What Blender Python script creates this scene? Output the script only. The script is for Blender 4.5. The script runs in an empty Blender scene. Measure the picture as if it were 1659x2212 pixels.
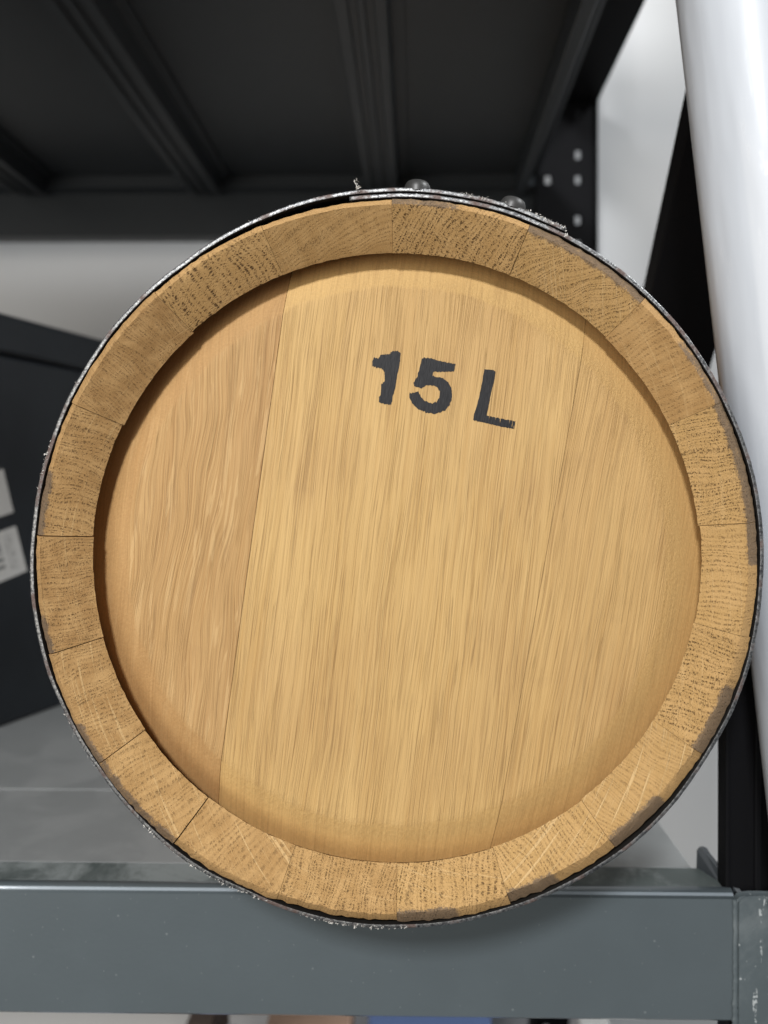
import bpy, bmesh, math, random
from mathutils import Vector, Matrix, noise
from mathutils.geometry import delaunay_2d_cdt

random.seed(7)
scene = bpy.context.scene
C = scene.collection

# ------------------------------------------------------------------ camera, world, light
CAM_Z = 0.1751
cam_d = bpy.data.cameras.new('camera')
cam = bpy.data.objects.new('camera', cam_d); C.objects.link(cam)
cam.location = (0, 0, CAM_Z)
cam.rotation_euler = (math.radians(90), math.radians(-0.1), math.radians(0.8))
cam_d.sensor_width = 36.0; cam_d.lens = 25.0
cam_d.shift_x = -44 / 2212; cam_d.shift_y = -51 / 2212
cam_d.clip_start = 0.01; cam_d.clip_end = 50
cam_d.dof.use_dof = True; cam_d.dof.focus_distance = 0.262; cam_d.dof.aperture_fstop = 6.0
scene.camera = cam

world = bpy.data.worlds.new('World'); scene.world = world; world.use_nodes = True
bg = world.node_tree.nodes['Background']
bg.inputs[0].default_value = (0.86, 0.94, 1.0, 1); bg.inputs[1].default_value = 0.15


def area(name, loc, target, size, power, col, sy=None):
    l = bpy.data.lights.new(name, 'AREA'); l.energy = power; l.color = col
    l.shape = 'RECTANGLE'; l.size = size; l.size_y = sy or size
    o = bpy.data.objects.new(name, l); C.objects.link(o); o.location = loc
    o.rotation_euler = (Vector(target) - Vector(loc)).to_track_quat('-Z', 'Y').to_euler()
    return o


area('ceiling_lamp', (-0.24, -0.85, CAM_Z + 0.72), (0, .26, .15), .18, 17.0, (0.97, 0.985, 1.0), .16)
area('aisle_lamp', (-1.30, -1.70, CAM_Z + 0.05), (0, .26, .15), 1.9, 29, (1.0, 0.94, 0.85), 1.6)
area('corner_lamp', (1.35, 0.05, CAM_Z + 1.45), (.3, .83, .35), .5, 26, (0.95, 0.98, 1.0), .4)

vs = scene.view_settings
vs.view_transform = 'Standard'; vs.look = 'None'; vs.exposure = 0.0; vs.gamma = 1.0
vs.use_curve_mapping = False
scene.cycles.use_denoising = True
scene.cycles.max_bounces = 8

# photo pixel (1659 x 2212 frame) -> point at depth d
VX, VY, F = 895.0, 1055.0, 1536.0


def px(x, y, d):
    return Vector(((x - VX) * d / F, d, CAM_Z - (y - VY) * d / F))


# ------------------------------------------------------------------ node helper
class NT:
    def __init__(s, name):
        s.m = bpy.data.materials.new(name); s.m.use_nodes = True
        s.t = s.m.node_tree; s.t.nodes.clear()
        s.out = s.t.nodes.new('ShaderNodeOutputMaterial')

    def n(s, typ, ins=None, **props):
        nd = s.t.nodes.new('ShaderNode' + typ)
        for k, v in props.items(): setattr(nd, k, v)
        for k, v in (ins or {}).items(): s.put(nd.inputs[k], v)
        return nd

    def put(s, sock, v):
        if isinstance(v, bpy.types.NodeSocket): s.t.links.new(v, sock)
        else: sock.default_value = v

    def math(s, op, a, b=0.0, c=0.0, clamp=False):
        nd = s.n('Math', operation=op, use_clamp=clamp)
        s.put(nd.inputs[0], a); s.put(nd.inputs[1], b); s.put(nd.inputs[2], c)
        return nd.outputs[0]

    def add(s, a, b): return s.math('ADD', a, b)
    def mul(s, a, b): return s.math('MULTIPLY', a, b)

    def smooth(s, v, a, b, lo=0.0, hi=1.0):
        nd = s.n('MapRange', interpolation_type='SMOOTHSTEP')
        for i, x in enumerate((v, a, b, lo, hi)): s.put(nd.inputs[i], x)
        return nd.outputs[0]

    def mix(s, f, a, b, blend='MIX'):
        nd = s.n('Mix', data_type='RGBA', blend_type=blend)
        s.put(nd.inputs[0], f)
        s.put(nd.inputs[6], a if isinstance(a, bpy.types.NodeSocket) else (*a, 1))
        s.put(nd.inputs[7], b if isinstance(b, bpy.types.NodeSocket) else (*b, 1))
        return nd.outputs[2]

    def uv(s, name='UVMap'):
        return s.n('UVMap', uv_map=name).outputs[0]

    def obj(s): return s.n('TexCoord').outputs['Object']

    def attr(s, name): return s.n('Attribute', attribute_name=name).outputs['Fac']

    def xyz(s, v):
        nd = s.n('SeparateXYZ', {0: v}); return nd.outputs[0], nd.outputs[1], nd.outputs[2]

    def comb(s, x, y, z=0.0):
        return s.n('CombineXYZ', {0: x, 1: y, 2: z}).outputs[0]

    def mapv(s, v, scale=(1, 1, 1), rot=0.0, loc=(0, 0, 0)):
        return s.n('Mapping', {'Vector': v, 'Location': loc, 'Rotation': (0, 0, rot), 'Scale': scale}).outputs[0]

    def noise(s, v, scale=1.0, detail=2.0, rough=0.5, dist=0.0):
        return s.n('TexNoise', {'Vector': v, 'Scale': scale, 'Detail': detail, 'Roughness': rough, 'Distortion': dist}).outputs[0]

    def voro(s, v, scale=1.0, rnd=1.0):
        return s.n('TexVoronoi', {'Vector': v, 'Scale': scale, 'Randomness': rnd}).outputs[0]

    def bump(s, h, dist, strength=1.0, normal=None):
        nd = s.n('Bump', {'Height': h, 'Distance': dist, 'Strength': strength})
        if normal is not None: s.put(nd.inputs['Normal'], normal)
        return nd.outputs[0]

    def bsdf(s, col, rough=0.6, metal=0.0, normal=None, spec=0.5, coat=0.0):
        nd = s.n('BsdfPrincipled')
        s.put(nd.inputs['Base Color'], col if isinstance(col, bpy.types.NodeSocket) else (*col, 1))
        s.put(nd.inputs['Roughness'], rough); s.put(nd.inputs['Metallic'], metal)
        s.put(nd.inputs['Specular IOR Level'], spec)
        s.put(nd.inputs['Coat Weight'], coat); s.put(nd.inputs['Coat Roughness'], .14)
        if normal is not None: s.put(nd.inputs['Normal'], normal)
        s.t.links.new(nd.outputs[0], s.out.inputs[0])
        return nd


# ------------------------------------------------------------------ materials
def wood_end():
    t = NT('oak_end_grain')
    uv = t.uv(); tone = t.attr('tone'); edge = t.attr('edge'); dirt = t.attr('dirt')
    coarse = t.attr('coarse')
    u, v, _ = t.xyz(uv)
    warp = t.noise(t.mapv(uv, (.07, .07, 1)), 1, 0)
    p = t.add(u, t.mul(t.math('SUBTRACT', warp, .5), 6.0))
    # growth rings across p
    wv = t.noise(t.comb(t.mul(p, .22), t.mul(v, .01)), 1, 0)
    ph = t.math('FRACT', t.add(t.mul(p, .48), t.mul(wv, 2.6)))
    early = t.smooth(t.math('ABSOLUTE', t.math('SUBTRACT', ph, .5)), .10, .32, 1, 0)
    # pores
    d1 = t.voro(t.comb(t.mul(p, .80), t.mul(v, 1.7)), 1.0, .75)
    d2 = t.voro(t.comb(t.mul(p, 1.1), t.mul(v, 2.0)), 1.3)
    patch = t.smooth(t.noise(t.mapv(uv, (.22, .22, 1)), 1, 2), .34, .60)
    k1 = t.mul(t.smooth(d1, .30, .48, 1, 0), t.add(.04, t.mul(early, 1.0)))
    k2 = t.mul(t.smooth(d2, .20, .40, 1, 0), .38)
    pore = t.mul(t.math('MAXIMUM', k1, k2), t.add(.45, t.mul(patch, .55)))
    pore = t.mul(pore, coarse)
    # medullary rays run across the rings
    ry = t.noise(t.comb(t.mul(p, .02), t.mul(v, .75), 3.0), 1, 2, .6)
    ray = t.smooth(ry, .57, .66)
    ry2 = t.noise(t.comb(t.mul(p, .05), t.mul(v, 2.2), 7.0), 1, 2, .6)
    ray2 = t.mul(t.smooth(ry2, .55, .70), .35)
    ray = t.mul(t.math('MAXIMUM', ray, ray2), t.attr('rays'))
    base = t.mix(tone, (.475, .290, .110), (.325, .178, .064))
    big = t.noise(t.mapv(uv, (.12, .12, 1)), 1, 3)
    base = t.mix(t.smooth(big, .35, .7), base, t.mix(.5, base, (.56, .35, .15)))
    base = t.mix(t.mul(early, .22), base, (.22, .125, .045))
    base = t.mix(t.mul(ray, .6), base, (.62, .42, .20))
    fuzz = t.noise(t.mapv(uv, (3, 3, 1)), 1, 3, .7)
    base = t.mix(t.smooth(fuzz, .35, .75, 0, .24), base, (.58, .39, .19))
    col = t.mix(t.mul(pore, .70), base, (.110, .060, .024))
    # fresh-cut outer arris, then its grime
    col = t.mix(t.mul(t.smooth(edge, .84, .98), .55), col, (.50, .30, .125))
    gn = t.noise(t.mapv(uv, (.22, .22, 1)), 1, 3, .65)
    gf = t.noise(t.mapv(uv, (1.6, 1.6, 1)), 1, 3, .7)
    g = t.smooth(t.add(t.add(t.add(t.mul(gn, .7), t.mul(gf, .75)), t.mul(dirt, .6)), t.mul(t.math('SUBTRACT', edge, 1.0), .8)), 1.0, 1.16)
    col = t.mix(t.mul(g, .80), col, t.mix(t.smooth(gf, .3, .7), (.060, .053, .050), (.16, .122, .09)))
    col = t.mix(t.mul(edge, t.smooth(t.noise(t.mapv(uv, (2, 2, 1)), 1, 2), .45, .6, 0, .35)), col, (.22, .12, .05))
    h = t.add(t.mul(pore, -1.0), t.add(t.mul(fuzz, .35), t.mul(ray, .25)))
    t.bsdf(col, .78, normal=t.bump(h, .00055, .8), spec=.2)
    return t.m


def wood_side():
    t = NT('oak_stave_side')
    uv = t.uv(); tone = t.attr('tone')
    g = t.noise(t.mapv(uv, (1.1, .03, 1)), 1, 4, .6)
    base = t.mix(tone, (.34, .20, .085), (.43, .24, .095))
    col = t.mix(t.smooth(g, .4, .7, 0, .5), base, (.22, .12, .05))
    t.bsdf(col, .6, normal=t.bump(g, .0002, .5), spec=.25)
    return t.m


def wood_head(name, ca, cb, fleck_amt, seed, orange, wavy=4.0):
    t = NT(name)
    uv = t.uv(); bev = t.attr('bevel')
    uvs = t.mapv(uv, (1, 1, 1), 0, (seed * 13.7, seed * 31.1, 0))
    warp = t.noise(t.mapv(uvs, (.04, .012, 1)), 1, 2)
    u, v, _ = t.xyz(uvs)
    p = t.add(u, t.mul(t.math('SUBTRACT', warp, .5), wavy))
    fine = t.noise(t.comb(t.mul(p, 2.4), t.mul(v, .006)), 1, 3, .7)
    med = t.noise(t.comb(t.mul(p, .33), t.mul(v, .010)), 1, 3, .55)
    broad = t.noise(t.comb(t.mul(p, .07), t.mul(v, .006)), 1, 2, .5)
    dash = t.noise(t.comb(t.mul(p, 3.2), t.mul(v, .030)), 1, 1, .5)
    dmask = t.smooth(t.noise(t.comb(t.mul(p, .5), t.mul(v, .02), 5.0), 1, 2), .40, .62)
    pore = t.mul(t.smooth(dash, .55, .62), t.add(.12, t.mul(dmask, .40)))
    ln = t.noise(t.comb(t.mul(p, .8), t.mul(v, .005), 11.0), 1, 3, .7)
    line = t.smooth(t.math('ABSOLUTE', t.math('SUBTRACT', ln, .5)), .004, .022, 1, 0)
    # ray flecks lean across the grain
    fl = t.noise(t.mapv(uvs, (.42, .030, 1), .30), 1, 3, .6, .5)
    fl2 = t.noise(t.mapv(uvs, (.06, .02, 1)), 1, 2)
    fleck = t.mul(t.smooth(fl, .545, .62), t.mul(t.smooth(fl2, .38, .56), fleck_amt))
    base = t.mix(t.smooth(broad, .3, .7), ca, cb)
    pink = t.noise(t.mapv(uvs, (.016, .010, 1), 0, (3.0, 9.0, 0)), 1, 2)
    base = t.mix(t.smooth(pink, .40, .68, 0, .38), base, (.47, .265, .112))
    calm = t.smooth(t.noise(t.comb(t.mul(p, .09), t.mul(v, .012), 21.0), 1, 2), .36, .60, .70, 1.1)
    base = t.mix(t.smooth(med, .42, .68, 0, .14), base, (.37, .215, .082))
    base = t.mix(t.math('SUBTRACT', 1.0, t.mul(t.smooth(fine, .36, .64, 1.0, .25), calm), clamp=True), t.mix(.36, base, (.35, .195, .068)), t.mix(.35, base, (.70, .49, .23)))
    base = t.mix(t.math('MULTIPLY', fleck, .45, clamp=True), base, orange)
    col = t.mix(t.mul(pore, .60), base, (.21, .115, .043))
    col = t.mix(t.mul(t.mul(line, calm), .55), col, (.25, .14, .055))
    # scraped bevel: the grain is cut across, the surface is fuzzy
    bn = t.noise(t.mapv(uvs, (.9, .9, 1)), 1, 4, .7)
    bp = t.smooth(t.voro(t.mapv(uvs, (1.7, .9, 1)), 1), .18, .4, 1, 0)
    bst = t.noise(t.comb(t.mul(p, .9), t.mul(v, .05)), 1, 3)
    bcol = t.mix(t.smooth(bn, .35, .7), tuple(x * .93 for x in ca), cb)
    bcol = t.mix(t.smooth(bst, .45, .7, 0, .35), bcol, (.30, .17, .065))
    bcol = t.mix(t.mul(bp, .14), bcol, (.24, .14, .055))
    col = t.mix(t.mul(bev, .6), col, bcol)
    sm = t.noise(t.mapv(uvs, (.045, .06, 1), 0, (40.0, 7.0, 0)), 1, 5, .65)
    col = t.mix(t.smooth(sm, .58, .74, 0, .13), col, (.33, .195, .085))
    spk = t.smooth(t.voro(t.mapv(uvs, (.045, .045, 1)), 1), .012, .022, 1, 0)
    col = t.mix(t.mul(spk, .7), col, (.10, .06, .03))
    h1 = t.add(t.mul(fine, .8), t.add(t.mul(pore, -.9), t.mul(med, .5)))
    h = t.n('Mix', data_type='FLOAT')
    tear = t.attr('tear')
    tb = t.noise(t.mapv(uvs, (1.1, .55, 1)), 1, 4, .7)
    h1 = t.add(h1, t.mul(t.mul(tear, tb), 3.2))
    t.put(h.inputs[0], bev); t.put(h.inputs[2], h1); t.put(h.inputs[3], t.add(t.mul(bn, .7), t.mul(t.mul(tear, tb), 3.2)))
    t.bsdf(col, .62, normal=t.bump(h.outputs[0], .00030, .75), spec=.28)
    return t.m


def paint(name, col, chips=0.3, rough=.42, dust=0.0, dustcol=(.35, .37, .37), bumpd=.00012, spec=.5, coat=0.0, scratch=0.0):
    t = NT(name)
    o = t.obj()
    mm = t.n('VectorMath', {0: o, 1: (1000, 1000, 1000)}, operation='MULTIPLY').outputs[0]
    peel = t.noise(mm, .45, 2)
    n1 = t.noise(mm, .02, 4, .6)
    c = t.mix(t.smooth(n1, .35, .7, 0, .30), col, tuple(x * 1.25 for x in col))
    sp = t.voro(mm, .22)
    ch = t.mul(t.smooth(sp, .035, .075, 1, 0), chips)
    sp2 = t.voro(mm, .09)
    ch = t.math('MAXIMUM', ch, t.mul(t.smooth(sp2, .035, .055, 1, 0), chips))
    if scratch:
        sv = t.noise(t.mapv(mm, (.35, .35, .03)), 1, 3, .6)
        sg = t.smooth(t.noise(mm, .5, 3, .7), .46, .56)
        ch = t.math('MAXIMUM', ch, t.mul(t.mul(t.smooth(sv, .66, .70), sg), scratch))
    c = t.mix(ch, c, (.50, .53, .53))
    r = rough
    if dust > 0:
        d1 = t.noise(mm, .022, 5, .62, .6)
        d2 = t.noise(mm, .3, 4, .7)
        f = t.mul(t.smooth(t.add(d1, t.mul(d2, .18)), .52, .72), dust)
        c = t.mix(f, c, dustcol)
        r = t.add(rough, t.mul(f, .3))
    t.bsdf(c, r, normal=t.bump(t.add(peel, t.mul(ch, .6)), bumpd, .5), spec=spec, coat=coat)
    return t.m


def plain(name, col, rough=.6, spec=.4, nscale=20, namt=.2, metal=0.0, bumpd=0.0):
    t = NT(name)
    n = t.noise(t.obj(), nscale, 4, .6)
    c = t.mix(t.smooth(n, .35, .7, 0, namt), col, tuple(x * .6 for x in col))
    t.bsdf(c, rough, metal, spec=spec, normal=t.bump(n, bumpd, .5) if bumpd else None)
    return t.m


def hoop_mat():
    t = NT('worn_galvanised_steel')
    o = t.n('VectorMath', {0: t.obj(), 1: (1000, 1000, 1000)}, operation='MULTIPLY').outputs[0]
    n1 = t.noise(o, .10, 4, .6); n2 = t.noise(o, .9, 4, .7); n3 = t.noise(o, .04, 2)
    c = t.mix(t.smooth(n2, .35, .65), (.10, .10, .105), (.36, .36, .355))
    rust = t.mul(t.smooth(t.add(n1, t.mul(n3, .5)), .74, .9), .8)
    c = t.mix(rust, c, (.12, .07, .055))
    t.bsdf(c, t.add(.42, t.mul(rust, .3)), t.math('SUBTRACT', .9, t.mul(rust, .7)), normal=t.bump(n2, .0003, .6))
    return t.m


def ink_mat():
    t = NT('black_stencil_ink')
    uv = t.uv()
    wear = t.attr('wear')
    a = t.noise(t.mapv(uv, (2.6, .22, 1)), 1, 3, .6)
    b = t.noise(t.mapv(uv, (.5, .3, 1)), 1, 2)
    c = t.mix(t.smooth(a, .3, .7), (.008, .008, .010), (.024, .023, .025))
    bs = t.bsdf(c, .55, normal=t.bump(a, .0002, .7), spec=.3)
    gap = t.smooth(t.add(a, t.mul(wear, t.mul(b, .55))), .84, .90)
    tr = t.n('BsdfTransparent')
    mx = t.n('MixShader', {0: gap})
    t.t.links.new(bs.outputs[0], mx.inputs[1]); t.t.links.new(tr.outputs[0], mx.inputs[2])
    t.t.links.new(mx.outputs[0], t.out.inputs[0])
    return t.m


def pole_mat():
    t = NT('glossy_white_plastic')
    o = t.n('VectorMath', {0: t.obj(), 1: (1000, 1000, 1000)}, operation='MULTIPLY').outputs[0]
    s1 = t.noise(t.mapv(o, (.05, .05, .012)), 1, 2, .5)
    s2 = t.noise(t.mapv(o, (.35, .35, .05)), 1, 3, .6)
    sc = t.mul(t.smooth(t.noise(t.mapv(o, (.25, .25, .045)), 1, 4, .65), .58, .68), t.smooth(t.noise(t.mapv(o, (.03, .03, .02)), 1, 1), .5, .6))
    c = t.mix(t.smooth(s2, .4, .7, 0, .2), (.55, .575, .615), (.52, .547, .592))
    c = t.mix(t.mul(sc, .10), c, (.86, .86, .86))
    t.bsdf(c, t.math('SUBTRACT', .46, t.mul(sc, .26)), normal=t.bump(t.add(s1, t.mul(s2, .015)), .0030, .6), spec=.4, coat=.55)
    return t.m


def wall_mat():
    t = NT('off_white_wall_paint')
    n = t.noise(t.obj(), 3, 3); f = t.noise(t.obj(), 300, 3)
    c = t.mix(t.smooth(n, .4, .65, 0, .35), (.76, .76, .76), (.70, .70, .70))
    t.bsdf(c, .75, normal=t.bump(f, .0004, .3), spec=.2)
    return t.m


def label_mat(bars):
    t = NT('paper_barcode_label' if bars else 'paper_label')
    uv = t.uv(); u, v, _ = t.xyz(uv)
    c = t.mix(t.noise(uv, 4, 2), (.62, .62, .60), (.55, .55, .54))
    if bars:
        w = t.noise(t.comb(t.mul(v, 13), 0.0), 1, 0)
        bar = t.smooth(w, .48, .54)
        inx = t.mul(t.smooth(u, .12, .14), t.smooth(u, .62, .64, 1, 0))
        iny = t.mul(t.smooth(v, .14, .16), t.smooth(v, .88, .90, 1, 0))
        c = t.mix(t.mul(bar, t.mul(inx, t.mul(iny, .8))), c, (.05, .05, .05))
        tx = t.smooth(t.noise(t.comb(t.mul(v, 60), t.mul(u, 14)), 1, 2), .5, .58)
        ix = t.mul(t.smooth(u, .70, .71), t.smooth(u, .86, .87, 1, 0))
        c = t.mix(t.mul(tx, t.mul(ix, t.mul(iny, .6))), c, (.1, .1, .1))
    t.bsdf(c, .6, spec=.3)
    return t.m


M_END = wood_end(); M_SIDE = wood_side()
M_HL = wood_head('oak_head_brown', (.450, .252, .098), (.510, .296, .118), 1.3, 1.0, (.63, .41, .19), 14.0)
M_HM = wood_head('oak_head_pale', (.615, .388, .146), (.665, .430, .170), .55, 2.0, (.54, .320, .112))
M_HR = wood_head('oak_head_straw', (.575, .352, .132), (.630, .398, .156), .5, 3.0, (.46, .28, .105))
M_HOOP = hoop_mat(); M_INK = ink_mat(); M_POLE = pole_mat(); M_WALL = wall_mat()
M_GREY = paint('slate_grey_powder_coat', (.088, .107, .116), .22, .42, coat=.6)
M_SHELF = paint('dusty_slate_grey_steel', (.28, .292, .293), .05, .36, .35, (.40, .41, .41))
M_LIP = paint('scuffed_slate_grey_steel', (.095, .115, .112), .05, .5, .85, (.30, .33, .33))
M_PLATE = paint('chipped_slate_grey_steel', (.092, .112, .120), .75, .42, .12, (.55, .58, .58), scratch=.9)
M_UNDER = paint('shaded_grey_shelf_steel', (.036, .042, .048), .0, .45)  # rack's grey paint, darkened to stand in for shade on the upper level
M_BLACK = paint('black_powder_coat', (.006, .006, .007), .0, .6, spec=.08)
M_BOX = plain('black_plastic', (.022, .027, .033), .42, .4, 30, .3)
M_LINT = plain('pale_lint', (.60, .57, .53), .9, .1, 200, .3)
M_GAP_SHADE = plain('black_gap_shade', (.010, .009, .008), .9, .1, 200, .3)  # near-black colour paints the shadow in the gap inside the hoop
M_EDGE = paint('painted_edge_highlight', (.36, .41, .45), .0, .3, coat=.5)  # pale colour paints the light's glint along the beam's rounded top edge
M_GUSS = paint('shaded_slate_steel', (.040, .046, .052), .0, .5)  # slate paint with the gusset's shade put into its colour
M_RIVET = plain('dull_dark_steel', (.06, .058, .056), .42, .5, 150, .5, .3)


# ------------------------------------------------------------------ object helpers
def link(name, me, mat=None, parent=None):
    o = bpy.data.objects.new(name, me); C.objects.link(o)
    if mat is not None and not me.materials: me.materials.append(mat)
    if parent is not None: o.parent = parent
    return o


def empty(name, loc, label, cat, group=None):
    o = bpy.data.objects.new(name, None); C.objects.link(o); o.location = loc
    o.empty_display_size = .02
    tag(o, label, cat, group)
    return o


def tag(o, label, cat, group=None):
    o['label'] = label; o['category'] = cat
    if group: o['group'] = group
    return o


def box_bm(bm, a, b, bev=0.0):
    """axis aligned box a..b with rounded edges"""
    a, b = Vector(a), Vector(b)
    r = bmesh.ops.create_cube(bm, size=1.0)
    for v in r['verts']:
        v.co = Vector(((a[i] + b[i]) / 2 + v.co[i] * (b[i] - a[i])) for i in range(3))
    if bev:
        es = list({e for v in r['verts'] for e in v.link_edges})
        bmesh.ops.bevel(bm, geom=es, offset=bev, segments=2, affect='EDGES', profile=.5)


def finish(bm, name, mat, parent=None, smooth=False):
    bmesh.ops.recalc_face_normals(bm, faces=bm.faces)
    me = bpy.data.meshes.new(name); bm.to_mesh(me); bm.free()
    if smooth:
        for p in me.polygons: p.use_smooth = True
    return link(name, me, mat, parent)


def box(name, a, b, mat, parent=None, bev=.0008):
    bm = bmesh.new(); box_bm(bm, a, b, bev)
    return finish(bm, name, mat, parent)


def extrude_x(name, prof, x0, x1, mat, parent=None, smooth=False):
    """closed (y, z) outline swept along x"""
    bm = bmesh.new()
    A = [bm.verts.new((x0, y, z)) for y, z in prof]
    B = [bm.verts.new((x1, y, z)) for y, z in prof]
    n = len(prof)
    for i in range(n):
        f = bm.faces.new((A[i], A[(i + 1) % n], B[(i + 1) % n], B[i])); f.smooth = smooth
    bm.faces.new(A); bm.faces.new(B[::-1])
    bmesh.ops.recalc_face_normals(bm, faces=bm.faces)
    me = bpy.data.meshes.new(name); bm.to_mesh(me); bm.free()
    return link(name, me, mat, parent)


def rel(parent):
    return Matrix.Translation(-parent.location)


def rebase(o):
    """mesh was written in world coordinates: move it into its parent's frame"""
    if o.parent is not None: o.data.transform(Matrix.Translation(-o.parent.location))
    return o


# ------------------------------------------------------------------ wall
w = box('wall', (-2.2, .83, -1.4), (2.2, .93, 2.2), M_WALL, None, 0)
w['kind'] = 'structure'

# ------------------------------------------------------------------ rack
rack = empty('storage_rack', (0, .54, -.62),
             'grey and black steel storage rack the wooden barrel lies on', 'rack')


def R(o): return rebase(o)


BD = .311                                                        # depth of the front beam's face
FB = -.0572
arc = [(BD + .0032 * (1 - math.sin(a)), -.0032 + .0032 * math.cos(a)) for a in [math.pi / 2 * k / 8 for k in range(8, -1, -1)]]
prof = [(BD + .0016, FB), (BD, FB + .0016)] + arc + [(BD + .0048, -.0004), (BD + .007, -.0018), (.3336, -.0018), (.3336, -.02), (.331, -.02), (.331, -.0042), (BD + .003, -.0042),
        (BD + .003, FB + .003), (.331, FB + .003), (.331, FB)]
R(extrude_x('front_beam', [(y, z) for y, z in prof], -.75, .1392, M_GREY, rack, True)).data
fb = rack.children[-1]
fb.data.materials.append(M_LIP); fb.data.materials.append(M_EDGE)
for p in fb.data.polygons:
    p.use_smooth = abs(p.normal.x) < .5 and p.normal.z > .02 and p.normal.y < -.02 and p.center.y + .54 < BD + .0036
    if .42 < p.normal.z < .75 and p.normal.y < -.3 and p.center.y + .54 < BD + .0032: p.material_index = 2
    if p.normal.z > .95 and p.center.y + .54 > BD + .006: p.material_index = 1

# shelf deck in two sheets with a seam
R(box('shelf_panel', (-.75, .3342, -.0060), (.1302, .4145, -.0020), M_SHELF, rack, .0006))
R(box('shelf_panel', (-.75, .4153, -.0062), (.1302, .765, -.0021), M_SHELF, rack, .0006))

# end plate welded to the beam, wrapped round the post
bm = bmesh.new()
pl = [(.1400, FB - .002), (.1400, -.004), (.1412, -.0020), (.1440, -.0012), (.1468, -.0009), (.200, -.0012), (.200, -.105), (.1445, -.105), (.1440, FB - .008)]
Av = [bm.verts.new((x, .3096, z)) for x, z in pl]; Bv = [bm.verts.new((x, .3136, z)) for x, z in pl]
bm.faces.new(Av)
bm.faces.new(Bv[::-1])
for i in range(len(pl)):
    j = (i + 1) % len(pl); bm.faces.new((Av[i], Av[j], Bv[j], Bv[i]))
bmesh.ops.bevel(bm, geom=[e for e in bm.edges if abs(e.verts[0].co.y - .3096) < 1e-6 and abs(e.verts[1].co.y - .3096) < 1e-6], offset=.0008, segments=2, affect='EDGES')
R(finish(bm, 'end_plate', M_PLATE, rack))
# weld bead between beam and plate
bm = bmesh.new()
NS = 60
rings = []
for i in range(NS + 1):
    z = -.003 + (FB + .002) * i / NS
    r = .0007 + .0006 * abs(noise.noise((z * 300, 1, 0))) + (.0012 if i > 48 else 0) * abs(noise.noise((z * 800, 5, 0)))
    x = .1396 + .0005 * noise.noise((z * 200, 9, 0))
    rings.append([bm.verts.new((x + r * 1.5 * math.cos(a), .3104 + r * .8 * math.sin(a), z)) for a in [2 * math.pi * k / 8 for k in range(8)]])
for a, b in zip(rings, rings[1:]):
    for k in range(8): bm.faces.new((a[k], a[(k + 1) % 8], b[(k + 1) % 8], b[k]))
R(finish(bm, 'weld_bead', M_PLATE, rack, True))
# little gusset standing behind the corner
bm = bmesh.new()
g = [px(1590, 1921, .3142), px(1575, 1903, .317), px(1522, 1838, .3315), px(1516, 1828, .3328), px(1508, 1824, .334), px(1503, 1831, .3345), px(1502, 1880, .3345), px(1560, 1915, .3200)]
gA = [bm.verts.new(p) for p in g]; gB = [bm.verts.new(p + Vector((.0022, .0008, 0))) for p in g]
bm.faces.new(gA); bm.faces.new(gB[::-1])
for i in range(len(g)):
    j = (i + 1) % len(g); bm.faces.new((gA[i], gA[j], gB[j], gB[i]))
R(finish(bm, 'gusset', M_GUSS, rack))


# uprights: folded channel with a perforated web
def upright(y0, y1, x0, x1, z0, z1, web_y, holes):
    bm = bmesh.new()
    t = .002
    box_bm(bm, (x0, y0, z0), (x0 + t, y1, z1), .0006)
    box_bm(bm, (x1 - t, y0, z0), (x1, y1, z1), .0006)
    if not holes:
        box_bm(bm, (x0 + t, web_y, z0), (x1 - t, web_y + t, z1), .0003)
        for fx in (.22, .34):                                    # rolled ribs
            xx = x0 + (x1 - x0) * fx
            box_bm(bm, (xx, web_y - .0016, z0), (xx + .003, web_y + .0005, z1), .0007)
    else:
        w_ = x1 - x0
        cols = [x0 + t, x0 + .15 * w_, x0 + .235 * w_, x0 + .64 * w_, x0 + .72 * w_, x1 - t]
        z = z0; pitch = .068; n = 0
        rows = []
        while z < z1:
            rows += [(z, z + .024, 0), (z + .024, z + .033, 1), (z + .033, z + .050, 0), (z + .050, z + .059, 2), (z + .059, z + .068, 0)]
            z += pitch
        for a, b, kind in rows:
            for c in range(5):
                if kind == 1 and c in (1, 3): continue
                if kind == 2 and c == 3: continue
                box_bm(bm, (cols[c], web_y, a), (cols[c + 1], web_y + t, b), 0)
    return R(finish(bm, 'upright', M_BLACK, rack))


upright(.3145, .3235, .1372, .195, -.62, 1.0, .3160, False)
upright(.740, .785, .126, .190, -.62, 1.0, .742, True)
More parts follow.
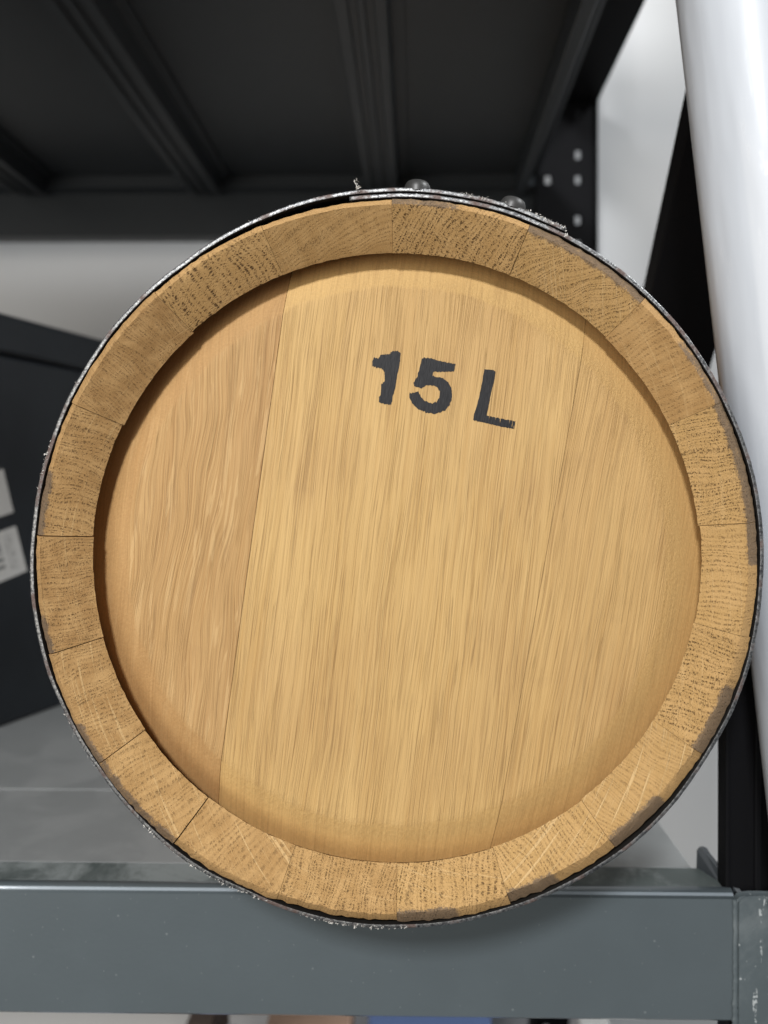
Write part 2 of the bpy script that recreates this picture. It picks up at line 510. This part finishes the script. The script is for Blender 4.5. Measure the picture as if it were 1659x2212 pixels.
# upper level
PZ = CAM_Z + .327
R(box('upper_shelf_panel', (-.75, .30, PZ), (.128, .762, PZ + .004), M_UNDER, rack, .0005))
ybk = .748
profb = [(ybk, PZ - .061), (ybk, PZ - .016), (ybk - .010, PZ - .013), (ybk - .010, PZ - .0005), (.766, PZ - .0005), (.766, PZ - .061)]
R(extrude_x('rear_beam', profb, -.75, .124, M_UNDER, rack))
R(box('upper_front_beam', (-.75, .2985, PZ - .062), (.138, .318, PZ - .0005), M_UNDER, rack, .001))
for i in range(4):
    xc = -.0345 - .1845 * i
    pr = [(-.027, 0), (-.027, -.003), (-.018, -.003), (-.016, -.020), (-.009, -.020), (-.008, -.0175), (-.003, -.0175), (-.002, -.020), (.002, -.020), (.003, -.0175), (.008, -.0175), (.009, -.020), (.016, -.020), (.018, -.003), (.027, -.003), (.027, 0)]
    bm = bmesh.new()
    A = [bm.verts.new((xc + a, .318, PZ - .0006 + b)) for a, b in pr]; B = [bm.verts.new((xc + a, .737, PZ - .0006 + b)) for a, b in pr]
    n = len(pr)
    for k in range(n): bm.faces.new((A[k], A[(k + 1) % n], B[(k + 1) % n], B[k]))
    bm.faces.new(A); bm.faces.new(B[::-1])
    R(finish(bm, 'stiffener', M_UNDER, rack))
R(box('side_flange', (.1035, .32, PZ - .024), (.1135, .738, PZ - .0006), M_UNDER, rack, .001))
R(box('side_tie', (.131, .33, CAM_Z + .402), (.190, .80, CAM_Z + .45), M_BLACK, rack, .001))
# diagonal brace in the side frame
bm = bmesh.new()
box_bm(bm, (.139, -.45, -.016), (.187, .02, 0), .0008)
br = finish(bm, 'diagonal_brace', M_BLACK, rack)
a = math.radians(51)
mt = Matrix.Translation((0, .352, CAM_Z + .2)) @ Matrix.Rotation(math.pi - a, 4, 'X') @ Matrix.Rotation(0, 4, 'Z')
br.data.transform(mt); R(br)
# lower level
R(box('lower_shelf_panel', (-.75, .32, -.604), (.132, .765, -.600), M_SHELF, rack, .0006))

# ------------------------------------------------------------------ barrel
BD0 = .253
BX, BZ = px(852, 1211, BD0).x, px(852, 1211, BD0).z
barrel = empty('wooden_barrel', (BX, BD0, BZ), 'small round oak barrel lying on the grey shelf, its head printed 15 L', 'barrel')
L = .36
RO, RI = .1297, .1127
BELLY = BZ + .0019


def bulge(y): return 1 - ((y - L / 2) / (L / 2)) ** 2


def Rout(y): return RO + (BELLY - RO) * bulge(y)


joints = [90.5, 68.1, 46.4, 26.0, 6.2, -12.1, -32.0, -52.3, -71.2, -89.5, -109.0, -127.8, -145.3, -164.6, -183.8, -205.8, -228.0, -248.2, -269.5]
#        ring dir, tone, dirt, coarse
sty = [(.50, .45, .3, 1.35), (.80, .20, .7, .90), (.20, .80, .35, .40), (.12, .05, .4, 1.25), (-.10, .0, .5, .70), (-.22, .15, .4, 1.20),
       (-.30, .10, 1.6, .40), (-.32, .0, 1.4, .70), (.30, .20, .8, 1.15), (.10, .60, .3, 1.0), (.45, .75, 1.1, .55), (.30, .70, 1.0, .60),
       (.10, .90, .8, .70), (-.05, 1.0, .4, .90), (.05, .85, .5, 1.05), (.15, .95, .3, .80), (-.08, .45, .2, 1.45), (1.30, .60, .3, .42)]
DIRT = {0: (0, .45, .8), 1: (0, 1, .9), 2: (.45, 1, .7), 3: (.0, 1, .9), 4: (0, .35, .9), 5: (.45, 1, 1), 6: (.5, 1, 1), 7: (.58, 1, 1), 8: (.5, 1, 1),
        9: (0, .1, .3), 10: (.2, .8, .1), 11: (0, 1, .75), 12: (0, .35, .9), 13: (0, .3, .9), 14: (0, .45, 1), 15: (.4, 1, .3), 16: (.6, 1, .15), 17: (0, .2, .2)}


def dirt_at(i, f):
    a, b, s = DIRT[i]
    def ss(x): x = max(0, min(1, x)); return x * x * (3 - 2 * x)
    lo = ss((f - a) / .08 + 1) if a > .01 else 1
    hi = ss((b - f) / .08 + 1) if b < .99 else 1
    return s * lo * hi


for i in range(18):
    t1, t0 = math.radians(joints[i]), math.radians(joints[i + 1])
    phi, tone, rays, coarse = sty[i]
    usc = (1.0, 1.3, .8, 1.15, .9, 1.05, 1.3, 1.1, .95, 1.2, .75, .85, 1.1, 1.25, 1.0, 1.35, .72, 1.2)[i] * 1.18
    rnd = random.Random(i * 17 + 3)
    dy = rnd.uniform(-.0004, .0005); di = rnd.uniform(-.0005, .0005); do = rnd.uniform(-.0003, .0003)
    JG = {4: .0001, 10: .00006, 11: .00022, 12: .00016, 13: .00018, 14: .00022, 15: .0001, 16: .00006}
    g1, g0 = JG.get(i, .00006), JG.get(i + 1, .00006)
    NTg = 22
    end_r = [1 - k / 7 for k in range(8)]
    profl = []                                                     # (r, y, zone)
    for k in range(12, 0, -1):
        y = L / 2 * k / 12 + .0024 * (1 - k / 12)
        profl.append((Rout(y) if y > .02 else RO + (Rout(.02) - RO) * (y / .02), y, 'side'))
    SW = {1: .0030, 2: .0030, 3: .0036, 4: .0042, 5: .0044, 6: .0044, 7: .0046, 8: .0042, 9: .0034, 10: .0034, 11: .0034}.get(i, .0026)
    profl.append((RO, .0026, 'strip')); profl.append((RO - SW * .5, .0012, 'strip')); profl.append((RO - SW, .0003, 'strip'))
    for f in end_r:
        profl.append((RI + (RO - SW - .0002 - RI) * f, .0003 + .0100 * (1 - f) ** 1.1, 'end'))
    profl.append((RI + .0003, .0110, 'lip')); profl.append((RI + .0032, .0150, 'lip')); profl.append((RI + .0062, .021, 'lip')); profl.append((RI + .0064, .030, 'lip'))
    for k in range(3, 13):
        y = L / 2 * k / 12
        profl.append((max(Rout(y) - .013, RI + .0064), y, 'lip'))
    th = [t0 + g0 / RO + (t1 - t0 - (g0 + g1) / RO) * k / NTg for k in range(NTg + 1)]
    tm = (t0 + t1) / 2
    verts, faces, zones = [], [], []
    n = len(profl)
    info = []
    for a in th:
        for k, (r, y, zn) in enumerate(profl):
            q = Vector((math.cos(a) * 90, math.sin(a) * 90, i * 3.3))
            jr = 0; jy = 0
            if zn == 'strip':
                jr = .00035 * noise.noise(q * 1.3) + .00020 * noise.noise(q * 4.1)
                if -150 < math.degrees(a) < -60: jr *= 2.0
                jy = .0003 * noise.noise(q * 2 + Vector((5, 0, 0)))
            if zn == 'end' and k > n - 20: jy = .00018 * noise.noise(q * 2.2 + Vector((0, k, 9)))
            if zn in ('end', 'lip') and abs(r - RI) < .0004: jr = .00025 * noise.noise(q * 2.0) + di
            rr = r + jr + (do if zn == 'strip' else 0)
            verts.append((rr * math.cos(a), y + jy + (dy if y < .02 else 0), rr * math.sin(a)))
            info.append((a, r, y, zn))
    m = len(th)
    for c in range(m - 1):
        for k in range(n):
            k2 = (k + 1) % n
            faces.append((c * n + k, c * n + k2, (c + 1) * n + k2, (c + 1) * n + k))
            zn = profl[k2][2] if k2 else 'lip'
            zones.append(0 if zn in ('end', 'strip') and profl[k][2] in ('end', 'strip') else 1)
    faces.append(tuple(range(n))); zones.append(1)
    faces.append(tuple(reversed(range((m - 1) * n, m * n)))); zones.append(1)
    me = bpy.data.meshes.new('stave'); me.from_pydata(verts, [], faces)
    me.materials.append(M_END); me.materials.append(M_SIDE)
    uvl = me.uv_layers.new(name='UVMap')
    cs, sn = math.cos(phi), math.sin(phi)
    ox, oy = rnd.uniform(0, 300), rnd.uniform(0, 300)
    for p in me.polygons:
        p.material_index = zones[p.index]; p.use_smooth = True
        for li in p.loop_indices:
            a_, r, y, zn = info[me.loops[li].vertex_index]
            u = (a_ - tm) * r * 1000
            if zones[p.index] == 0:
                v = (r - RI) * 1000
                uvl.data[li].uv = ((u * cs + v * sn) * usc + ox, (-u * sn + v * cs) * usc + oy)
            else:
                uvl.data[li].uv = (u + ox, y * 1000 + oy)
    for nm, fn in (('tone', lambda q: tone), ('dirt', lambda q: dirt_at(i, (t1 - q[0]) / (t1 - t0))), ('coarse', lambda q: coarse), ('rays', lambda q: rays),
                   ('edge', lambda q: 1.0 if (q[3] == 'strip') else (.85 if q[3] == 'end' and q[1] > RO - SW - .0004 else (.35 if q[3] == 'end' and q[1] > RO - SW - .0024 else 0.0)))):
        at = me.attributes.new(nm, 'FLOAT', 'POINT')
        at.data.foreach_set('value', [fn(q) for q in info])
    me.validate()
    bmx = bmesh.new(); bmx.from_mesh(me); bmesh.ops.recalc_face_normals(bmx, faces=bmx.faces)
    for e in bmx.edges:
        if len(e.link_faces) == 2 and e.calc_face_angle(0) > .45: e.smooth = False
    bmx.to_mesh(me); bmx.free()
    link('stave', me, None, barrel)

# rear end of the barrel: plain second half of the cask, closed behind the staves' belly
bm = bmesh.new()
rg = []
for k in range(13):
    y = L / 2 + L / 2 * k / 12
    rg.append([bm.verts.new(((Rout(y) - .0003) * math.cos(a), y + .0002, (Rout(y) - .0003) * math.sin(a))) for a in [2 * math.pi * j / 72 for j in range(72)]])
for a_, b_ in zip(rg, rg[1:]):
    for j in range(72): bm.faces.new((a_[j], a_[(j + 1) % 72], b_[(j + 1) % 72], b_[j]))
bm.faces.new(rg[-1]); bm.faces.new(rg[0])
finish(bm, 'rear_body', M_SIDE, barrel, True)

# head: three boards, flat in the middle, bevelled down to the groove
HD = .0153                                                       # depth of the flat below the staves' ends


def p2h(x, y):
    """photo pixel -> (x, z) on the head's plane, in barrel coordinates"""
    q = px(x, y, BD0 + HD); return Vector((q.x - BX, q.z - BZ))


l1a, l1b = p2h(622, 590), p2h(468, 1712)
l2a, l2b = p2h(1226, 934), p2h(1090, 1700)


def R1(a):
    s = .1020 + .0007 * noise.noise((math.cos(a) * 9, math.sin(a) * 9, 2)) + .0006 * noise.noise((math.cos(a) * 40, math.sin(a) * 40, 5))
    # tooth marks where the bevel is cut across the grain, long streaks where along it
    return s


def head_board(name, cuts, mat, tilt, drop, seed):
    bm = bmesh.new()
    N = 240
    A = [2 * math.pi * k / N for k in range(N)]
    specs = [(lambda a: .03, 0), (lambda a: .07, 0), (lambda a: R1(a) - .004, 0), (lambda a: R1(a) - .0009, .00004), (lambda a: R1(a) + .0006, .00035), (lambda a: R1(a) * .5 + .1115 * .5, .0014), (lambda a: .1115, .0032), (lambda a: .1186, .0060), (lambda a: .1186, .0110)]
    rings = []
    for f, y in specs:
        rings.append([bm.verts.new((f(a) * math.cos(a), HD + drop + y, f(a) * math.sin(a))) for a in A])
    bm.faces.new(rings[0])
    for a_, b_ in zip(rings, rings[1:]):
        for j in range(N): bm.faces.new((a_[j], a_[(j + 1) % N], b_[(j + 1) % N], b_[j]))
    bm.faces.new(rings[-1][::-1])
    for (pa, pb, keep, off) in cuts:
        d = (pb - pa).normalized(); nrm = Vector((-d.y, d.x)) * keep     # keep the side the normal points to
        co = pa + nrm * off
        r = bmesh.ops.bisect_plane(bm, geom=bm.verts[:] + bm.edges[:] + bm.faces[:], plane_co=(co.x, 0, co.y), plane_no=(nrm.x, 0, nrm.y), clear_inner=True)
        ed = [e for e in r['geom_cut'] if isinstance(e, bmesh.types.BMEdge)]
        bmesh.ops.edgeloop_fill(bm, edges=ed)
    bmesh.ops.recalc_face_normals(bm, faces=bm.faces)
    for f in bm.faces: f.smooth = True
    for e in bm.edges:
        if len(e.link_faces) != 2 or e.calc_face_angle(0) > .5: e.smooth = False
    me = bpy.data.meshes.new(name); bm.to_mesh(me); bm.free()
    me.materials.append(mat)
    uvl = me.uv_layers.new(name='UVMap'); cs, sn = math.cos(tilt), math.sin(tilt)
    for p in me.polygons:
        for li in p.loop_indices:
            c = me.vertices[me.loops[li].vertex_index].co
            uvl.data[li].uv = ((c.x * cs - c.z * sn) * 1000, (c.x * sn + c.z * cs) * 1000 + c.y * 1300)
    at = me.attributes.new('bevel', 'FLOAT', 'POINT')
    at.data.foreach_set('value', [min(1, max(0, (v.co.y - HD - drop - .00003) / .00032)) for v in me.vertices])
    at = me.attributes.new('tear', 'FLOAT', 'POINT')
    vals = []
    for v in me.vertices:
        a = math.atan2(v.co.z, v.co.x); r = math.hypot(v.co.x, v.co.z)
        k = .25 + .75 * max(0, math.cos(a - math.radians(38))) ** 2 + .5 * max(0, math.cos(a + math.radians(110))) ** 4
        vals.append(k * math.exp(-((r - R1(a) - .001) / .0045) ** 2))
    at.data.foreach_set('value', vals)
    return link(name, me, None, barrel)


G = .00013
b_left = head_board('head_board', [(l1a, l1b, -1, G)], M_HL, .13, .0003, 1)
b_mid = head_board('head_board', [(l1a, l1b, 1, G), (l2a, l2b, -1, G * .6)], M_HM, .115, 0, 2)
b_right = head_board('head_board', [(l2a, l2b, 1, G * .6)], M_HR, .17, -.0001, 3)

# stencilled 15 L
glyphs = {
    'one': [(551, 790), (560, 766), (590, 768), (600, 747), (648, 748), (668, 728), (700, 725), (720, 740), (715, 790), (700, 870), (690, 930), (680, 980), (672, 1000), (662, 1047), (610, 1040), (590, 1030), (592, 1000), (600, 985), (603, 930), (625, 900), (622, 850), (605, 830), (575, 828), (550, 815)],
    'five': [(858, 768), (900, 770), (945, 785), (1045, 805), (1035, 850), (990, 850), (950, 852), (915, 848), (908, 875), (930, 880), (965, 885), (1000, 910), (1022, 950), (1025, 1000), (1010, 1050), (975, 1085), (925, 1102), (870, 1092), (820, 1070), (785, 1035), (770, 1000), (772, 975), (825, 970), (840, 1000), (860, 1020), (890, 1038), (930, 1030), (950, 1005), (952, 970), (935, 940), (905, 930), (870, 932), (845, 950), (800, 935), (795, 915), (812, 890), (825, 850), (840, 800), (845, 775)],
    'ell': [(1215, 835), (1270, 840), (1282, 852), (1275, 900), (1255, 980), (1240, 1060), (1230, 1110), (1300, 1125), (1400, 1145), (1392, 1190), (1300, 1172), (1150, 1138), (1155, 1100), (1175, 1040), (1195, 950), (1210, 870)]}
for gi, (gn, pts) in enumerate(glyphs.items()):
    P = [p2h((1100 + .66305 * x) / 1.82278, (900 + .66305 * y) / 1.82278) for x, y in pts]
    Q = []
    for k in range(len(P)):
        a, b = P[k], P[(k + 1) % len(P)]
        ns = max(1, int((b - a).length / .00022))
        for s in range(ns):
            q = a.lerp(b, s / ns)
            amp = .00022 if gn == 'ell' else .00036
            jz = amp * noise.noise((q.x * 2600, q.y * 300, gi)) * 1.6
            jx = amp * .35 * noise.noise((q.x * 700, q.y * 1500, gi + 5))
            Q.append(Vector((q.x + jx - .12 * jz, q.y + jz)))
    vo, _e, fo, *_r = delaunay_2d_cdt(Q, [], [list(range(len(Q)))], 1, 1e-7)
    me = bpy.data.meshes.new('printed_character')
    me.from_pydata([(q.x, HD - .00009, q.y) for q in vo], [], [tuple(f) for f in fo])
    me.materials.append(M_INK)
    uvl = me.uv_layers.new(name='UVMap')
    cs, sn = math.cos(.115), math.sin(.115)
    for p in me.polygons:
        for li in p.loop_indices:
            c = me.vertices[me.loops[li].vertex_index].co
            uvl.data[li].uv = ((c.x * cs - c.z * sn) * 1000, (c.x * sn + c.z * cs) * 1000)
    at = me.attributes.new('wear', 'FLOAT', 'POINT')
    tip = P[8] if gn == 'ell' else None
    at.data.foreach_set('value', [(.45 if tip is None else   .45 + .45 * max(0, 1 - (Vector((v.co.x, v.co.z)) - tip).length / .012)) for v in me.vertices])
    link('printed_character', me, None, b_mid)

# hoop: one strip of steel lapped over itself at the top and riveted
HT = .0017
bm = bmesh.new()
A0, A1 = math.radians(97.2), math.radians(97.2 - 394.5)
NH = 520


def hoop_r(a):
    f = (A0 - a) / math.radians(360)
    lap = HT * 1.2 * max(0, min(1, (f - .92) / .08)) if f < 1 else HT * 1.2
    d = math.degrees(a)
    wob = .0009 * noise.noise((math.cos(a) * 2.6, math.sin(a) * 2.6, 4 + (f > .98) * 0)) + .00016 * noise.noise((math.cos(a) * 11, math.sin(a) * 11, 8))
    sag = .0008 * max(0, math.cos(a + math.radians(58))) ** 2
    return RO + .00040 + sag + lap + wob * .8 + .0004 * noise.noise((math.cos(a) * 5, math.sin(a) * 5, 12))


rings = []
for k in range(NH + 1):
    a = A0 + (A1 - A0) * k / NH
    r = hoop_r(a)
    e = .00012 * noise.noise((k * .7, 0, 3))
    yf = .0024 + .0003 * noise.noise((math.cos(a) * 6, math.sin(a) * 6, 1))
    fl = (Rout(.028) - RO) + .0003
    sec = [(r, yf + .0002), (r + HT * .2, yf), (r + HT * .8 + e, yf), (r + HT + e, yf + .0002), (r + HT + fl, yf + .026), (r + fl, yf + .026)]
    rings.append([bm.verts.new((q * math.cos(a), y, q * math.sin(a))) for q, y in sec])
for a_, b_ in zip(rings, rings[1:]):
    for k in range(6):
        f = bm.faces.new((a_[k], a_[(k + 1) % 6], b_[(k + 1) % 6], b_[k])); f.smooth = True
bm.faces.new(rings[0]); bm.faces.new(rings[-1][::-1])
bmesh.ops.recalc_face_normals(bm, faces=bm.faces)
me = bpy.data.meshes.new('hoop'); bm.to_mesh(me); bm.free()
me.materials.append(M_HOOP); me.materials.append(M_GAP_SHADE)
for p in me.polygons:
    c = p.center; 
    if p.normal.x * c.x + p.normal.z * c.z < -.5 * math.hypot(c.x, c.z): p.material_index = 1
hoop = link('hoop', me, None, barrel)
for deg, yy, sc in ((86.6, .0068, 1.0), (71.6, .0068, 1.0)):
    bm = bmesh.new()
    prof_r = [(0, .0037), (.0028, .0036), (.0040, .0030), (.0047, .0018), (.0049, .0005), (.0049, -.001)]
    rr = []
    for q, h in prof_r[1:]:
        rr.append([bm.verts.new((q * math.cos(b), q * math.sin(b), h)) for b in [2 * math.pi * k / 20 for k in range(20)]])
    top = bm.verts.new((0, 0, prof_r[0][1]))
    for k in range(20): bm.faces.new((top, rr[0][k], rr[0][(k + 1) % 20]))
    for a_, b_ in zip(rr, rr[1:]):
        for k in range(20): bm.faces.new((a_[k], b_[k], b_[(k + 1) % 20], a_[(k + 1) % 20]))
    a = math.radians(deg)
    nrm = Vector((math.cos(a), 0, math.sin(a)))
    rad = hoop_r(A1 if False else a - 2 * math.pi) + HT + .0003
    zq = Matrix.Translation(nrm * rad + Vector((0, yy, 0))) @ nrm.to_track_quat('Z', 'Y').to_matrix().to_4x4()
    bm.transform(zq)
    finish(bm, 'rivet', M_RIVET, hoop, True)

# dust and lint caught on the hoop's edge
bm = bmesh.new()
rl = random.Random(5)


def bit(a, r, y, s):
    c = Vector((r * math.cos(a), y, r * math.sin(a)))
    ax = [Vector((rl.gauss(0, 1), rl.gauss(0, .6), rl.gauss(0, 1))).normalized() * s * rl.uniform(.4, 1) for _ in range(3)]
    vv = [bm.verts.new(c), bm.verts.new(c + ax[0]), bm.verts.new(c + ax[1]), bm.verts.new(c + ax[2])]
    for q in ((0, 1, 2), (0, 2, 3), (0, 3, 1), (1, 3, 2)): bm.faces.new([vv[j] for j in q])


def fibre(a, r, y, ln, w_=.00006):
    c = Vector((r * math.cos(a), y, r * math.sin(a)))
    d = (Vector((math.cos(a), 0, math.sin(a))) + Vector((rl.gauss(0, .9), rl.gauss(0, .3), rl.gauss(0, .9)))).normalized()
    side = Vector((-d.z, 0, d.x)).normalized() * w_
    bend = Vector((rl.gauss(0, .5), 0, rl.gauss(0, .5))) * ln
    prev = None
    for k in range(5):
        f = k / 4
        p_ = c + d * ln * f + bend * f * f
        cur = [bm.verts.new(p_ + side), bm.verts.new(p_ - side), bm.verts.new(p_ + Vector((0, w_ * 1.5, 0)))]
        if prev:
            for q in range(3): bm.faces.new((prev[q], prev[(q + 1) % 3], cur[(q + 1) % 3], cur[q]))
        prev = cur


def hr(a):
    while a > A0: a -= 2 * math.pi
    if A1 < a - 2 * math.pi: a -= 2 * math.pi
    return hoop_r(a) + HT


for (d0, d1, cnt, s) in ((161, 169, 60, .0007), (150, 160, 12, .0005), (100, 140, 14, .0004), (60, 80, 120, .0007), (62, 68, 60, .0010), (205, 216, 60, .0006),
                         (226, 232, 40, .0007), (232, 250, 110, .0008), (255, 272, 150, .0008), (180, 200, 15, .0004)):
    for _ in range(cnt):
        a = math.radians(rl.uniform(d0, d1)); a = math.atan2(math.sin(a), math.cos(a))
        bit(a, hr(a) + rl.uniform(-.0009, .0002), .0023 + rl.uniform(-.0003, .0012), s * rl.uniform(.4, 1.2))
for (d0, d1, cnt) in ((97, 112, 3), (62, 80, 3), (205, 215, 3), (232, 262, 4)):
    for _ in range(cnt):
        a = math.radians(rl.uniform(d0, d1)); a = math.atan2(math.sin(a), math.cos(a))
        fibre(a, hr(a) - .0002, .0026, rl.uniform(.0006, .0018), .00004)
a = math.radians(95.8)
for _ in range(3): fibre(a + rl.gauss(0, .002), hr(a) - .0004, .0010, rl.uniform(.003, .0050), .00012)
for _ in range(10): bit(a + rl.gauss(0, .003), hr(a) + rl.uniform(0, .0035), .001, .0007)
bmesh.ops.recalc_face_normals(bm, faces=bm.faces)
lint = finish(bm, 'lint', M_LINT, barrel); lint['kind'] = 'stuff'

# ------------------------------------------------------------------ white pole leaning beside the barrel
pr_ = .0235; pd = .2835
ptop = px(1465, 0, pd); pmid = px(1634, 1481, pd)
dirp = (ptop - pmid).normalized()
side = Vector((dirp.z, 0, -dirp.x))
base = pmid + side * pr_ * 1.004 - dirp * .70
ax_len = 1.35
pole = empty('white_pole', base, 'glossy white round pole leaning in front of the black upright', 'pole')
bm = bmesh.new()
rr = []
for k in range(28):
    f = k / 27
    rr.append([bm.verts.new((pr_ * math.cos(b), pr_ * math.sin(b), f * ax_len)) for b in [2 * math.pi * j / 64 for j in range(64)]])
for a_, b_ in zip(rr, rr[1:]):
    for j in range(64): bm.faces.new((a_[j], a_[(j + 1) % 64], b_[(j + 1) % 64], b_[j]))
bm.faces.new(rr[0]); bm.faces.new(rr[-1])
tube = finish(bm, 'tube', M_POLE, pole, True)
pole.rotation_euler = dirp.to_track_quat('Z', 'Y').to_euler()

# ------------------------------------------------------------------ black box on the left
ang = math.radians(19)
fd = Vector((math.sin(ang), math.cos(ang), 0))                   # along the face, away from the camera
fn = Vector((math.cos(ang), -math.sin(ang), 0))                  # face normal
p0 = px(0, 1575, .5225); p0.z = -.0021
org = p0 - fd * .10
bbox = empty('black_box', org, 'black lidded plastic box with paper labels, left of the barrel', 'box')
bbox.rotation_euler = (0, 0, -ang)
H = .306
bm = bmesh.new(); box_bm(bm, (-.24, 0, .0), (0, .29, H - .030), .003)
finish(bm, 'body', M_BOX, bbox)
bm = bmesh.new(); box_bm(bm, (-.244, -.004, H - .0295), (.0025, .294, H), .003)
finish(bm, 'lid', M_BOX, bbox)


def hit(x, y):
    """photo pixel -> (along, up) on the box's labelled face"""
    r = Vector(((x - VX) / F, 1, -(y - VY) / F))
    o = Vector((0, 0, CAM_Z))
    t = (org - o).dot(fn) / r.dot(fn)
    q = o + r * t - org
    return q.dot(fd), q.z


def label(c, mat):
    bm = bmesh.new()
    pts = [hit(*q) for q in c]
    A = [bm.verts.new((.0004, s, z)) for s, z in pts]; B = [bm.verts.new((.00015, s, z)) for s, z in pts]
    f = bm.faces.new(A)
    for i in range(4): bm.faces.new((A[i], B[i], B[(i + 1) % 4], A[(i + 1) % 4]))
    uvl = bm.loops.layers.uv.new('UVMap')
    uvs = [(1, 1), (1, 0), (0, 0), (0, 1)]
    for l, q in zip(f.loops, uvs): l[uvl].uv = q
    finish(bm, 'label', mat, bbox)


label([(27, 1138), (52, 1236), (-62, 1284), (-90, 1180)], label_mat(True))
label([(-1, 1014), (22, 1108), (-75, 1142), (-98, 1046)], label_mat(False))

# ------------------------------------------------------------------ things on the level below
ZL = -.600


def lower_x(x, d): return (x - VX) * d / F


def carton(name, x0, x1, d, h, mat, label_, cat, tape=None):
    a, b = lower_x(x0, d), lower_x(x1, d)
    o = empty(name, ((a + b) / 2, d, ZL), label_, cat)
    hw = (b - a) / 2
    bm = bmesh.new(); box_bm(bm, (-hw, 0, 0), (hw, .22, h), .002); finish(bm, 'body', mat, o)
    for s in (0, 1):
        bm = bmesh.new(); box_bm(bm, (-hw + .001, .002 + s * .109, h + .0002), (hw - .001, .108 + s * .109, h + .0030), .0008); finish(bm, 'top_flap', mat, o)
    if tape:
        bm = bmesh.new(); box_bm(bm, (-hw * .18, -.0006, h * .55), (hw * .18, -.0001, h), 0); finish(bm, 'tape', tape, o)
    return o


def bag(name, x0, x1, d, h, mat, label_):
    a, b = lower_x(x0, d), lower_x(x1, d)
    bm = bmesh.new()
    bmesh.ops.create_icosphere(bm, subdivisions=5, radius=1)
    hw = (b - a) / 2
    for v in bm.verts:
        c = v.co.copy()
        k = Vector((math.copysign(abs(c.x) ** .6, c.x), math.copysign(abs(c.y) ** .6, c.y), math.copysign(abs(c.z) ** .6, c.z)))
        cr = .06 * noise.noise(c * 2.5) + .035 * abs(noise.noise(c * 7))
        v.co = Vector((k.x * hw * (1 + cr), .09 + k.y * .09 * (1 + cr), max(0, h / 2 + k.z * h / 2 * (1 + cr))))
    o = finish(bm, name, mat, None, True)
    o.location = ((a + b) / 2, d, ZL)
    return tag(o, label_, 'bag')


M_BAGW = plain('white_plastic_film', (.27, .31, .40), .35, .4, 25, .35)
M_BAGB = plain('lavender_plastic_film', (.30, .34, .52), .3, .5, 25, .25)
M_CARD = plain('brown_cardboard', (.20, .15, .125), .8, .2, 40, .2)
M_TAN = plain('tan_paper', (.50, .33, .24), .8, .2, 40, .25)
M_BLUE = plain('blue_carton_print', (.12, .18, .36), .5, .4, 40, .12)
M_WHITE = plain('white_carton_print', (.62, .62, .60), .6, .3, 60, .2)
bag('plastic_bag', -190, 214, .44, .33, M_BAGW, 'white plastic bag below the front beam at far left')
carton('cardboard_box', 222, 303, .45, .31, M_CARD, 'narrow brown cardboard box beside the white plastic bag below the beam', 'box')
bag('plastic_bag', 306, 446, .46, .32, M_BAGB, 'lavender blue plastic bag below the front beam')
carton('paper_parcel', 450, 705, .45, .30, M_TAN, 'tan paper parcel below the front beam under the barrel', 'parcel')
carton('blue_carton', 757, 1133, .45, .30, M_BLUE, 'wide blue carton below the front beam under the barrel', 'carton')
carton('white_carton', 1394, 1490, .45, .30, M_WHITE, 'small white carton below the right end of the front beam', 'carton')
